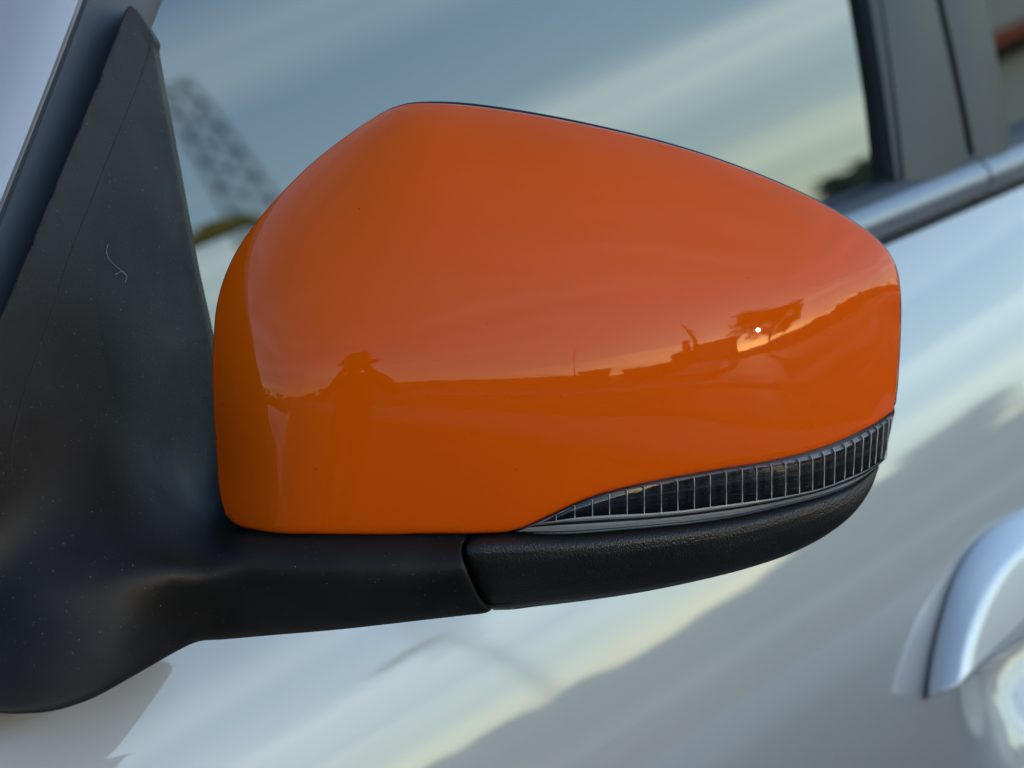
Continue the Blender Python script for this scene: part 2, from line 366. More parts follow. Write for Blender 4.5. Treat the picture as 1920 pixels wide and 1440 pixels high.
CAPC = np.array([[-22235,-23280,-24440,-21427,-21153,-26300,-26526,-30229,-30217,-33995,-35261],[-21200,-21424,-22729,-19579,-18861,-22201,-23554,-27909,-28889,-33687,-35660],[-17446,-17450,-16447,-12601,-11778,-15330,-18226,-23608,-26118,-33245,-36485],[-12128,-11268,-9112,-4488,-3711,-6877,-11555,-16884,-21635,-32140,-36968],[-10617,-9031,-5202,-1351,1848,-2837,-7791,-11391,-20969,-34319,-39742],[-12828,-10840,-6886,-2176,1429,-1435,-4977,-11537,-25329,-37919,-43467],[-17395,-15569,-11443,-6266,-2566,-4399,-9762,-16696,-29036,-41851,-47747],[-25570,-23705,-19935,-15133,-11691,-12513,-17584,-26142,-40068,-51987,-57562],[-38990,-37464,-34109,-30041,-26666,-26548,-32451,-41204,-53415,-63057,-67736],[-54727,-53312,-50264,-46770,-44835,-44014,-46865,-55118,-66006,-73605,-77349],[-68549,-67579,-65389,-62830,-61850,-61620,-62705,-66665,-75175,-80305,-82961],[-83538,-82857,-81429,-79801,-79706,-79710,-80821,-81691,-86142,-88472,-90179],[-91486,-91237,-90647,-90040,-90848,-91249,-92460,-91623,-93387,-92521,-92987],[-94716,-94617,-94517,-94294,-95594,-96250,-97549,-96191,-97000,-94931,-94929]])*1e-6
def cap_w(s, t): return np.einsum('...i,...j,ij->...', basis(KS, s), basis(KT, t), CAPC)
_S, _T = np.meshgrid(np.linspace(0, 1, 121), np.linspace(0, 1, 81)); _XY = CAPXY(_S, _T)
def cap_st(px, py):
    """surface parameters of the mirror head under photo points"""
    px, py = np.ravel(px).astype(float), np.ravel(py).astype(float); s = np.zeros(len(px)); t = np.zeros(len(px)); e = 1e-3
    for k in range(len(px)):
        i = ((_XY[..., 0]-px[k])**2+(_XY[..., 1]-py[k])**2).argmin(); s[k], t[k] = _S.flat[i], _T.flat[i]
    for _ in range(12):
        p = CAPXY(s, t); s0, s1 = np.clip(s-e, 0, 1), np.clip(s+e, 0, 1); t0, t1 = np.clip(t-e, 0, 1), np.clip(t+e, 0, 1)
        a = (CAPXY(s1, t)-CAPXY(s0, t))/(s1-s0)[:, None]; b = (CAPXY(s, t1)-CAPXY(s, t0))/(t1-t0)[:, None]
        rx_, ry_ = px-p[:, 0], py-p[:, 1]; det = a[:, 0]*b[:, 1]-a[:, 1]*b[:, 0]
        s = np.clip(s+(b[:, 1]*rx_-b[:, 0]*ry_)/det, 0, 1); t = np.clip(t+(-a[:, 1]*rx_+a[:, 0]*ry_)/det, 0, 1)
    return s, t
def WS(px, py):
    s, t = cap_st(px, py); return cap_w(s, t).reshape(np.shape(px))

# orange cap: trimmed along its lower edge where the indicator starts
EDGE = [(400,940),(424,968),(445,985),(490,996),(560,1002),(700,1003),(850,1001),(930,1000),(963,996),(985,988),(1042,963),(1102,935),(1167,916),(1245,899),(1346,881),(1444,865),(1533,842),(1590,820),(1639,795),(1674,771),(1700,750)]
EDG = spl(EDGE, 600)
ns, ntt = 190, 120
sv = 0.5-0.5*np.cos(np.linspace(0, math.pi, ns)); sv = 0.5*sv+0.5*np.linspace(0, 1, ns)
tq = np.linspace(0, 1, 500); t0 = np.zeros(ns)
for k, s in enumerate(sv):
    q = CAPXY(np.full(500, s), tq); ok = q[:, 1] <= np.interp(q[:, 0], EDG[:, 0], EDG[:, 1])
    t0[k] = tq[ok.argmax()] if ok.any() else 0
t0[:int(ns*.02)] = 0
t0 = np.convolve(np.pad(t0, 2, 'edge'), np.ones(5)/5, 'valid')
tau = 0.5-0.5*np.cos(np.linspace(0, math.pi, ntt)); tau = .5*tau+.5*np.linspace(0, 1, ntt)
Sg = np.repeat(sv[None], ntt, 0); Tg = t0[None]+(1-t0[None])*tau[:, None]
q = CAPXY(Sg, Tg); wq = cap_w(Sg, Tg)
roll = 0.0013*(1-np.sqrt(1-np.clip(1-np.minimum(1, (tau*260)[:, None]/6), 0, 1)**2))          # eased lower lip
CAPG = pt(q[..., 0], q[..., 1], wq-roll)
grid_obj('mirror_cap', CAPG, M_ORANGE, mirror, rim=0.012, taper=0.05, soft=True)

# black housing behind the cap: shows as a thin rim over the top and the outer end
per = [(i, 0) for i in range(ntt)] + [(ntt-1, j) for j in range(1, ns)] + [(i, ns-1) for i in range(ntt-2, -1, -1)] + [(0, j) for j in range(ns-2, 0, -1)]
pq = np.array([q[i, j] for i, j in per]); pw = np.array([wq[i, j] for i, j in per]); cen = np.array([1030., 640.])
tan_ = np.roll(pq, -3, 0)-np.roll(pq, 3, 0); nrm = np.stack([tan_[:, 1], -tan_[:, 0]], -1); nrm /= np.maximum(np.linalg.norm(nrm, axis=1), 1e-6)[:, None]
nrm *= np.sign(((pq-cen)*nrm).sum(1))[:, None]
amt = np.where(nrm[:, 1] < -0.25, np.interp(pq[:, 0], [640, 700, 760, 870, 1000, 1300, 1560, 1690], [-5, 0.5, 1.6, 4.8, 4.6, 3.2, 2.2, 1.8]), -7.0)
amt = np.where((nrm[:, 0] > 0.55) & (pq[:, 1] < 700), 1.8, amt); amt = np.where((nrm[:, 0] > 0.55) & (pq[:, 1] >= 700), 3.0, amt)
amt = np.where(nrm[:, 1] > 0.2, -6.0, amt)
amt = np.convolve(np.pad(amt, 6, 'wrap'), np.ones(13)/13, 'valid')
rr = []
for dep, da, sc in ((0.0016, -9, 1), (0.0018, -1.2, 1), (0.0032, 0, 1), (0.012, -3, 1), (0.030, -16, 1), (0.034, -30, 1), (0.030, -44, 1)):
    e = pq+nrm*(amt+da)[:, None]; rr.append(pt(e[:, 0], e[:, 1], pw-dep))
n = len(per); V = [v for r in rr for v in r]; F = grid_faces(len(rr), n, 0, True)
mesh_obj('mirror_housing', V, F, M_GLOSS, mirror)
V = list(rr[-1])+[np.mean(rr[-1], 0)]; F = [(j, (j+1) % n, n) for j in range(n)]
mesh_obj('mirror_glass', V, F, M_MIRROR, mirror)

# indicator: curved lens strip under the cap with upright ribs over a black reflector
LT = spl([(966,997),(985,989),(1042,964.5),(1102,936.5),(1167,917.5),(1245,900.5),(1346,882.5),(1444,866.5),(1533,844),(1590,822),(1639,797),(1678,771)], 240)
IT = spl([(1017,980),(1045,964),(1074,949),(1139,928),(1204,913),(1265,903),(1346,888),(1468,870),(1521,861),(1570,846),(1610,827),(1651,801),(1676,780)], 240)
IB = spl([(1017,980.5),(1078,971),(1143,966),(1224,962),(1298,955),(1358,947),(1419,939),(1480,929),(1541,915),(1590,896.5),(1631,878),(1662,858)], 240)
LB = spl([(966,998),(1062,998),(1184,989),(1306,977),(1387,964.5),(1468,946),(1541,927.5),(1598,907),(1635,883),(1657,864)], 240)
def strip(name, a, b, m, prof, parent=mirror, rim=0.004, **kw):
    """sheet between two photo curves lying on the mirror head; prof gives (fraction, height above it)"""
    G = []
    for f, off in prof:
        e = a*(1-f)+b*f; G.append(pt(e[:, 0], e[:, 1], WS(e[:, 0], e[:, 1])+off))
    return grid_obj(name, np.array(G), m, parent, rim=rim, taper=0.0, **kw)
M_LENS = bpy.data.materials.new('clear_lens_plastic'); M_LENS.use_nodes = True
n_, l_ = M_LENS.node_tree.nodes, M_LENS.node_tree.links; n_.remove(n_['Principled BSDF'])
gl, tr, fr, mxs = n_.new('ShaderNodeBsdfGlossy'), n_.new('ShaderNodeBsdfTransparent'), n_.new('ShaderNodeFresnel'), n_.new('ShaderNodeMixShader')
gl.inputs['Roughness'].default_value = 0.06; tr.inputs['Color'].default_value = (0.86, 0.87, 0.88, 1); fr.inputs['IOR'].default_value = 1.55
l_.new(fr.outputs[0], mxs.inputs[0]); l_.new(tr.outputs[0], mxs.inputs[1]); l_.new(gl.outputs[0], mxs.inputs[2]); l_.new(mxs.outputs[0], n_['Material Output'].inputs[0])
M_REFL = mat('dark_reflector', (0.026, 0.027, 0.030), rough=0.14, spec=0.6); bump(M_REFL, noise(M_REFL, 160, 2, stretch=(1, 1, 9)), 0.25, 0.001)
M_RIB = mat('rib_plastic', (0.62, 0.60, 0.56), rough=0.35)
M_SMOKE = mat('smoky_lens_edge', (0.15, 0.152, 0.155), rough=0.16, ior=1.55)
M_FLANGE = mat('lens_flange_plastic', (0.22, 0.215, 0.205), rough=0.20, ior=1.55)
bump(M_FLANGE, noise(M_FLANGE, 240, 2, stretch=(1, 1, 8)), 0.3, 0.0006); bump(M_SMOKE, noise(M_SMOKE, 300, 2), 0.3, 0.0006)
fz = np.linspace(0, 1, 9)
strip('indicator_housing', LT*.97+LB*.03, LT*.03+LB*.97, M_REFL, [(f, -0.0024) for f in fz])
strip('indicator_lens', IT, IB, M_LENS, [(f, 0.0012+0.0009*math.sin(math.pi*f)) for f in fz], rim=0.0)
rows = []
for e, off in ((LT+np.array([-1.5, -8.]), -0.0045), (LT+np.array([-.5, -2.5]), -0.0032), (LT*.9+IT*.1, -0.0014), (LT*.65+IT*.35, 0.0), (LT*.3+IT*.7, 0.0008), (IT, 0.0012)): rows.append(pt(e[:, 0], e[:, 1], WS(e[:, 0], e[:, 1])+off))
grid_obj('lens_bevel', np.array(rows), M_SMOKE, mirror, rim=0.002)
IB2 = IB*.72+LB*.28; IB3 = IB*.52+LB*.48
strip('lens_lip', IB, IB2, M_FLANGE, [(0, 0.0012), (.5, 0.0015), (1, 0.0006)], rim=0.002)
strip('lens_groove', IB2, IB3, M_REFL, [(0, -0.0002), (.5, -0.0012), (1, -0.0004)], rim=0.001)
strip('lens_flange', IB3, LB, M_FLANGE, [(0, 0.0004), (.3, 0.0012), (.8, 0.0008), (1, -0.0006)], rim=0.003)
e0 = np.stack([np.linspace(1678, 1657, 30), np.linspace(772, 864, 30)], -1)
RX = [1043,1078,1111,1143,1176,1208,1240,1271,1302,1332,1362,1392,1419,1447,1473,1499,1524,1546,1566,1586,1603,1619,1634,1646,1657,1667]
for x in RX:
    yb = float(np.interp(x, IB[:, 0], IB[:, 1])); yt = float(np.interp(x, IT[:, 0], IT[:, 1])); yl = float(np.interp(x-5, LT[:, 0], LT[:, 1]))
    if yb-yt < 5: continue
    lean = 5.0*smooth(1500, 1680, x)
    path = [(x-4.5, yl+.45*(yt-yl), .0010), (x-2.0, yl+.72*(yt-yl), .0014), (x-.3, yt+1, .0014), (x, yt+4, .0013)] + [(x-lean*f, yt+4+(yb-yt-4)*f, .0013) for f in (.2, .4, .6, .8, 1.0)]
    pa = np.array(path); w0 = WS(pa[:, 0], pa[:, 1]); hw = 0.8
    A0, A1 = pt(pa[:, 0]-hw, pa[:, 1], w0+pa[:, 2]+.0003), pt(pa[:, 0]+hw, pa[:, 1], w0+pa[:, 2]+.0003)
    Bm_ = pt(pa[:, 0], pa[:, 1], w0+pa[:, 2]+.0010)
    G = np.stack([A0, Bm_, A1], 1); grid_obj('lens_rib', G, M_RIB, mirror, rim=0.0012, smooth_shade=False)

# lower cover of the mirror head
TOPC = [(877,1009),(900,1004),(963,1001),(1062,1001),(1184,992),(1306,980),(1387,967.5),(1468,949),(1541,930.5),(1598,910),(1630,889),(1648,873)]
BOTC = [(926,1144),(960,1143),(1000,1138),(1100,1126),(1200,1111),(1300,1091),(1400,1066),(1480,1039),(1550,1003),(1600,963),(1632,918),(1649,874)]
SEAM = [(926,1144),(912,1136),(900,1119),(889,1094),(878,1064),(870,1040),(871,1025),(877,1009)]
LOWXY = coons(SEAM, TOPC, [(1649,874),(1648.5,873.5),(1648,873)], BOTC)
def profile_low(t):      # t = 0 bottom .. 1 top: how far the skin stands off the edge of the lens
    return np.interp(t, [0, .05, .12, .25, .45, .65, .78, .86, .92, .97, 1.0], [-.030, -.0215, -.0165, -.0095, -.002, .0032, .0050, .0047, .0030, -.0005, -.004])
sv2 = np.r_[0, .004, .01, np.linspace(.02, 1, 130)]; tv2 = np.linspace(0, 1, 70)
Sg2, Tg2 = np.meshgrid(sv2, tv2); q2 = LOWXY(Sg2, Tg2)
tc_ = spl(TOPC, 400); uu = np.linspace(0, 1, 400)
ex, ey = np.interp(sv2, uu, tc_[:, 0]), np.interp(sv2, uu, tc_[:, 1])
wtop = WS(np.maximum(ex, 905), ey)
tt_ = np.linspace(0, 1, 400); pf = profile_low(tt_); pf = np.convolve(np.pad(pf, 14, 'edge'), np.ones(29)/29, 'valid')
# the outer end narrows to a point: shrink the relief with it
wid = np.clip((np.interp(sv2, uu, spl(BOTC, 400)[:, 1])-ey)/125, 0.03, 1)
W2 = wtop[None]+np.interp(tv2, tt_, pf)[:, None]*wid[None]
W2 -= (0.0035*(1-np.clip(sv2/.012, 0, 1)**.5))[None]
grid_obj('lower_cover', pt(q2[..., 0], q2[..., 1], W2), M_COVER, mirror, rim=0.016, taper=0.02, soft=True)

cq = np.array([[(800, 978), (1010, 965)], [(820, 1150), (960, 1136)]], float); cw = WS(np.full((2, 2), 900.), np.full((2, 2), 1000.))-.018
grid_obj('arm_core', pt(cq[..., 0], cq[..., 1], cw), M_GAP, mirror, rim=0.01)
# foot, sail and arm: one moulded piece of black plastic
BASE = [(235,20),(243,11),(252,14),(270,38),(284,60),(291,74),(289,88)]
BASE_R = [(289,88),(300,150),(330,310),(365,500),(395,640),(414,760),(432,870),(470,955),(560,988),(700,992),(830,993),(875,1006)]
BASE_E = [(875,1006),(866,1026),(866,1040),(874,1066),(886,1096),(898,1121),(910,1136),(921,1144)]
BASE_B = [(921,1144),(912,1149),(880,1153),(800,1162),(640,1180),(500,1192),(420,1199),(372,1203),(330,1222),(250,1268),(170,1311),(100,1333),(50,1338),(0,1337),(-60,1325),(-150,1270),(-200,1150),(-180,1000),(-90,800)]
BASE_L = [(-90,800),(0,597),(50,478),(100,356),(160,212),(235,20)]
loop = np.vstack([spl(BASE, 30)[:-1], spl(BASE_R, 130)[:-1], spl(BASE_E, 40)[:-1], spl(BASE_B, 170)[:-1], spl(BASE_L, 70)[:-1]])
def sail_w(px, py, off=0.020):
    q = onskin(px, py, off); return D0-(q-CAM)@FWD
# depth of the piece at chosen points (metres toward the viewer from the mirror's middle)
CTL = []
def ctl(x, y, w=None, rel=0.0):
    CTL.append((x, y, (float(sail_w(np.array(float(x)), np.array(float(y)))) if w is None else w)+rel))
for x, y in [(243,15),(200,140),(285,90),(150,250),(240,250),(310,230),(100,370),(200,400),(300,400),(345,420),(50,500),(150,550),(270,560),(375,560),(0,620),(100,700),(230,680),(340,660),(400,700),(-60,760),(300,760),(395,800)]: ctl(x, y)
for x, y, r in [(20,800,.001),(100,770,.001),(220,760,.0),(-120,850,0),(330,830,0),(280,790,.0),(270,830,.001),(380,870,0),(310,855,.0008)]: ctl(x, y, None, r)
wE = lambda x: float(WS(np.array([float(max(x, 560))]), np.array([1000.]))[0])
for x in (440, 540, 640, 740, 840, 880):
    r_ = wE(x)
    ctl(x, 1002, r_-.0035); ctl(x, 1022, r_+.0015); ctl(x, 1046-.018*(x-440), r_+.0075); ctl(x, 1064-.018*(x-440), r_+.0085)
    ctl(x, 1110, r_+.003); ctl(x, 1150-.012*(x-640), r_-.0045)
    if x < 880: ctl(x, 1186-.075*(x-540), r_-.013)
sw = lambda x, y: float(sail_w(np.array(float(x)), np.array(float(y))))
RIDGE = lambda x: float(np.interp(x, [-60, 50, 140, 240, 330, 420], [.046, .040, .030, .018, .0075, -.0015]))
for x, ys, yr in ((-60, 900, 1115), (50, 850, 1108), (140, 800, 1088), (240, 790, 1070), (330, 880, 1058), (410, 915, 1050)):
    s0, r0 = sw(x, ys), RIDGE(x)
    for f in (.2, .45, .7, .9, 1.0): ctl(x, ys+(yr-ys)*f, s0*(1-f)+r0*f-(.004*math.sin(math.pi*f) if f < 1 else 0))
for x, yb in ((330, 1215), (250, 1262), (170, 1305), (80, 1330), (-20, 1330)):
    yr = float(np.interp(x, [-60, 50, 140, 240, 330], [1115, 1108, 1088, 1070, 1058])); r0 = RIDGE(x); e0 = max(sw(x, yb), r0-.055)+.002
    for f, k in ((.25, .16), (.5, .42), (.75, .70), (.97, .97)): ctl(x, yr+(yb-yr)*f, r0*(1-k)+e0*k)
CTL = np.array(CTL)
def tps(c, lam):
    X = c[:, :2]/400.; r = np.linalg.norm(X[:, None]-X[None], axis=2); K = np.where(r > 0, r*r*np.log(np.maximum(r, 1e-9)), 0)+lam*np.eye(len(X))
    Pm = np.c_[np.ones(len(X)), X]; M_ = np.block([[K, Pm], [Pm.T, np.zeros((3, 3))]]); sol = np.linalg.solve(M_, np.r_[c[:, 2], 0, 0, 0])
    def f(x, y):
        Y = np.stack([x, y], -1)/400.; rr_ = np.linalg.norm(Y[:, None]-X[None], axis=2)
        return np.where(rr_ > 0, rr_*rr_*np.log(np.maximum(rr_, 1e-9)), 0)@sol[:-3]+np.c_[np.ones(len(Y)), Y]@sol[-3:]
    return f
base_w = tps(CTL, 6e-3)
def inside(p, poly):
    x, y = p[:, 0], p[:, 1]; c = np.zeros(len(p), bool); a = poly; b = np.roll(poly, -1, 0)
    for (x0, y0), (x1, y1) in zip(a, b):
        m_ = (y0 > y) != (y1 > y)
        if m_.any(): c ^= m_ & (x < (x1-x0)*(y-y0)/((y1-y0) if y1 != y0 else 1e-9)+x0)
    return c
def edge_dist(p, poly):
    d = np.full(len(p), 1e9); k = np.zeros(len(p), int); b = np.roll(poly, -1, 0)
    for i in range(len(poly)):
        v = b[i]-poly[i]; u = np.clip(((p-poly[i])@v)/max(v@v, 1e-9), 0, 1); e = np.linalg.norm(p-poly[i]-u[:, None]*v, axis=1)
        m_ = e < d; d[m_] = e[m_]; k[m_] = i
    return d, k
gxx, gyy = np.meshgrid(np.arange(-210, 930, 9.0), np.arange(0, 1345, 9.0)); gxx[1::2] += 4.5
g = np.stack([gxx.ravel(), gyy.ravel()], -1); g = g[inside(g, loop)]
d, _ = edge_dist(g, loop); g = g[d > 5]
ringp = []                                                       # extra rows close to the border so that its edge can be rounded
cl_ = np.roll(loop, -1, 0)-np.roll(loop, 1, 0); nl = np.stack([cl_[:, 1], -cl_[:, 0]], -1); nl /= np.linalg.norm(nl, axis=1)[:, None]
if not inside((loop+nl*2), loop).mean() > .5: nl = -nl
pts2 = np.vstack([loop, loop+nl*1.2, loop+nl*3.0, g]); keep = np.ones(len(pts2), bool); keep[len(loop):3*len(loop)] = inside(pts2[len(loop):3*len(loop)], loop); pts2 = pts2[keep]
nl_ = len(loop)
vv, _, ff, *_r = delaunay_2d_cdt([Vector((float(a), float(b))) for a, b in pts2], [(i, (i+1) % nl_) for i in range(nl_)], [], 1, 1e-4)
vv = np.array([(v.x, v.y) for v in vv]); dist, ki = edge_dist(vv, loop)
w_ = base_w(vv[:, 0], vv[:, 1])
ed = np.array([(a, b) for f in ff for a, b in zip(f, list(f[1:])+[f[0]])])          # relax the skin: no ripples between the set points
for _ in range(8):
    acc = np.zeros(len(vv)); cnt = np.zeros(len(vv)); np.add.at(acc, ed[:, 0], w_[ed[:, 1]]); np.add.at(cnt, ed[:, 0], 1)
    w_ = np.where((cnt > 0) & (dist > 8), .5*w_+.5*acc/np.maximum(cnt, 1), w_)
rad = np.interp(ki, [0, 158, 165, 195, 205, 290, 300, nl_], [4, 4, 9, 12, 22, 22, 5, 4])
x_ = np.clip(1-dist/rad, 0, 1); w_ = w_ - rad*1.75e-4*0.9*(1-np.sqrt(1-x_**2*.998))
V = list(pt(vv[:, 0], vv[:, 1], w_)); F = [tuple(f) for f in ff]
order = [int(((vv-loop[i])**2).sum(1).argmin()) for i in range(nl_)]; prev = order
for dep in (0.002, 0.010, 0.022):
    b0 = len(V); V += [V[i]+FWD*dep for i in order]; cur = list(range(b0, b0+nl_)); F += [(prev[j], prev[(j+1) % nl_], cur[(j+1) % nl_], cur[j]) for j in range(nl_)]; prev = cur
mesh_obj('mirror_base', V, F, M_PLASTIC, mirror)
# parting line moulded down the sail
pl_ = spl([(283,86),(262,150),(232,225),(205,290),(178,360),(150,430),(130,480),(105,560),(75,650),(45,740),(24,820),(20,870),(30,910),(52,945),(90,968),(140,990)], 90)
M_LINE = mat('parting_line_plastic', (0.03, 0.028, 0.026), rough=0.6)
wl = base_w(pl_[:, 0], pl_[:, 1]); hw = np.interp(np.linspace(0, 1, 90), [0, .2, .85, 1], [.6, .8, 1.0, .3])[:, None]*np.array([1, .35])
G = np.stack([pt(pl_[:, 0]-hw[:, 0], pl_[:, 1], wl-.0003), pt(pl_[:, 0], pl_[:, 1], wl+.00016), pt(pl_[:, 0]+hw[:, 0], pl_[:, 1], wl-.0003)], 1)
grid_obj('parting_line', G, M_LINE, mirror, rim=0.001)

# a stray hair stuck to the sail
hz = spl([(203,457),(200,470),(203,483),(212,494),(222,503),(230,511),(238,518)], 30); hb = spl([(238,518),(234,512),(228,508),(222,512),(216,514)], 16)
bm = bmesh.new()
tube(bm, pt(hz[:, 0], hz[:, 1], base_w(hz[:, 0], hz[:, 1])+np.interp(np.arange(30), [0, 12, 29], [.0008, .0016, .0003])), np.interp(np.arange(30), [0, 20, 29], [.00006, .00009, .00014]), 6)
tube(bm, pt(hb[:, 0], hb[:, 1], base_w(hb[:, 0], hb[:, 1])+.0006), .00008, 6)
tube(bm, pt(np.array([238., 236, 234]), np.array([518., 524, 530]), base_w(np.array([238., 236, 234]), np.array([518., 524, 530]))+.0005), .00008, 6)
M_HAIR = mat('pale_hair', (0.38, 0.38, 0.36), rough=0.5)
bm_obj('hair', bm, M_HAIR, None, label='short pale hair stuck to the black mirror sail', category='hair')
# ------------------------------------------------------------------ the surroundings mirrored in paint and glass
random.seed(4); rng = np.random.default_rng(4)
def polar(az, dist): a = math.radians(az); return (MIR[0]+dist*math.cos(a), MIR[1]+dist*math.sin(a))
M_ASPH = mat('asphalt', (0.055, 0.054, 0.053), rough=0.85); nA, lA, bA = nodes(M_ASPH)
lA.new(ramp(M_ASPH, noise(M_ASPH, 0.25, 8, 0.65), [(0.3, (0.042, 0.041, 0.040)), (0.7, (0.075, 0.073, 0.070))]), bA.inputs['Base Color'])
rr_ = np.r_[0.0, 2, 4, 8, 16, 32, 64, 130, 300, 800, 3000]; nA_ = 64
V = [(0, 0, 0)]+[(r*math.cos(2*math.pi*k/nA_), r*math.sin(2*math.pi*k/nA_), 0) for r in rr_[1:] for k in range(nA_)]
F = [(0, 1+k, 1+(k+1) % nA_) for k in range(nA_)]+[(1+(i-1)*nA_+k, 1+i*nA_+k, 1+i*nA_+(k+1) % nA_, 1+(i-1)*nA_+(k+1) % nA_) for i in range(1, len(rr_)-1) for k in range(nA_)]
mesh_obj('ground', V, F, M_ASPH, None, kind='structure')
M_PAVE = mat('concrete_pavement', (0.34, 0.33, 0.31), rough=0.85); nP, lP, bP = nodes(M_PAVE); lP.new(ramp(M_PAVE, noise(M_PAVE, 0.7, 6, 0.6), [(0.3, (0.26, 0.25, 0.235)), (0.7, (0.40, 0.39, 0.37))]), bP.inputs['Base Color'])
M_VERGE = mat('verge_grass', (0.05, 0.065, 0.02), rough=0.95); M_ROAD = mat('dark_road', (0.028, 0.028, 0.029), rough=0.8); M_PAINT = mat('road_paint', (0.7, 0.7, 0.68), rough=0.7)
def lane(name, y0, y1, z0, h, m, x0=-60, x1=90):
    bm = bmesh.new(); box(bm, ((x0+x1)/2, (y0+y1)/2, z0), (x1-x0, abs(y1-y0), h)); bm_obj(name, bm, m, None, kind='structure')
lane('pavement', -5.6, -3.6, -.02, .14, M_PAVE); lane('verge', -6.9, -5.604, -.02, .10, M_VERGE); lane('road', -14.5, -6.904, -.02, .028, M_ROAD); lane('kerb', -15.0, -14.504, -.02, .14, M_PAVE); lane('far_pavement', -17.5, -15.004, -.02, .13, M_PAVE)
bm = bmesh.new()
for k in range(24): box(bm, (-58+k*6, -10.7, .012), (2.6, .14, .004))
bm_obj('lane_marking', bm, M_PAINT, None, kind='structure')
M_HILL = mat('hill_scrub', (0.05, 0.055, 0.025), rough=0.9); nH, lH, bH = nodes(M_HILL)
lH.new(ramp(M_HILL, noise(M_HILL, 0.06, 6, 0.6), [(0.35, (0.035, 0.045, 0.018)), (0.65, (0.10, 0.085, 0.045))]), bH.inputs['Base Color'])
azs = np.linspace(-260, 80, 240); prof = np.interp(azs, [-260, -200, -160, -100, -75, -60, -45, -25, 0, 40, 80], [2.0, 1.2, .7, .9, 1.7, 2.5, 2.4, 1.5, 1.2, 1.2, 1.5])
prof = prof + 0.25*np.sin(azs*.23)+0.18*np.sin(azs*.61+1)
G = np.zeros((6, 240, 3))
for i, (dd, hf) in enumerate(((120, 0), (140, .45), (165, .8), (190, 1), (230, .9), (300, -.1))):
    for k, a in enumerate(azs):
        h = 190*math.tan(math.radians(prof[k]))+1.3; x, y = polar(a, dd+6*math.sin(a*.4)); G[i, k] = (x, y, h*hf-0.3)
grid_obj('hillside', G, M_HILL, None, kind='structure')

M_LEAF = mat('foliage', (0.06, 0.08, 0.03), rough=0.6); M_BARK = mat('bark', (0.06, 0.045, 0.035), rough=0.9)
nL, lL, bL = nodes(M_LEAF); lL.new(ramp(M_LEAF, noise(M_LEAF, 0.8, 3), [(0.35, (0.045, 0.065, 0.022)), (0.65, (0.10, 0.12, 0.045))]), bL.inputs['Base Color'])
def leaves(bm, clumps, per, size):
    for (c, r) in clumps:
        for _ in range(per):
            v = Vector(rng.normal(size=3)); v.normalize(); p = Vector(c)+Vector((v.x*r[0], v.y*r[1], v.z*r[2]))*(rng.random()**.45)
            u = Vector(rng.normal(size=3)).normalized(); w = u.orthogonal().normalized()*size*(.6+.8*rng.random()); u = u*size*.45
            bm.faces.new([bm.verts.new(p+w), bm.verts.new(p+u), bm.verts.new(p-w), bm.verts.new(p-u)])
def tree(name, az, dist, h, wdt, label, group=None, lean=0.0, per=90, nclump=16, size=.3, low=.35):
    x, y = polar(az, dist); a = math.radians(az); side_v = Vector((math.sin(a), -math.cos(a), 0))
    props = dict(label=label, category='tree')
    if group: props['group'] = group
    t = empty(name, (x, y, 0), None, **props)
    bm = bmesh.new(); top = side_v*lean*h*.5+Vector((0, 0, h*.75))
    trunk = [Vector((0, 0, -.2)), side_v*lean*h*.1+Vector((0, 0, h*.25)), side_v*lean*h*.3+Vector((0, 0, h*.5)), top]
    tube(bm, trunk, [h*.035, h*.028, h*.018, h*.006])
    clumps = []
    for k in range(nclump):
        q = Vector(((rng.random()-.5), (rng.random()-.5)*.8, rng.random()))
        c = side_v*(q.x*wdt*.85+lean*h*(.15+.6*q.z))+Vector((math.cos(a), math.sin(a), 0))*q.y*wdt*.6+Vector((0, 0, h*(low+(.92-low)*q.z)))
        clumps.append((c, (wdt*.17*(.7+.6*rng.random()), wdt*.17, h*.10*(.7+.6*rng.random()))))
        if k % 2 == 0: tube(bm, [trunk[1+k % 3], (trunk[1+k % 3]+c)*.5+Vector((0, 0, -.05*h)), c], [h*.012, h*.008, h*.003], 5)
    bm_obj('trunk', bm, M_BARK, t); bm = bmesh.new(); leaves(bm, clumps, per, size); bm_obj('crown', bm, M_LEAF, t); return t
tree('broad_tree', -84, 85, 17, 21, 'wide leaning tree in front of the low sun, mirrored in the orange cap', lean=-0.28, per=150, nclump=44, size=.5, low=.27)
far = [(-75,150,6,7),(-71,150,7,8),(-67,148,6,6),(-63,150,8,7),(-59,150,7,6),(-55,148,9,8),(-51,150,7,9),(-47,145,9,9),(-43,150,8,8),(-39,146,9,10),(-35,150,6,9),(-31,145,7,10),(-27,150,6,9),(-24.6,149,5.5,8),(-23.3,151,7,9),(-22.1,149,8.5,9),(-21.0,152,10,9),(-19.9,149,11,10),(-22,146,8.5,11),(-17,150,7,10),(-11,146,8,11),(-5,150,7,11),(2,146,8,12),(9,150,8,12)]
for k, (a_, d_2, h_, w2) in enumerate(far):
    tree('hill_tree', a_, d_2, h_, w2, 'dark tree in the row along the foot of the hill', 'trees along the foot of the hill', per=70, nclump=13, size=.7, low=.05)

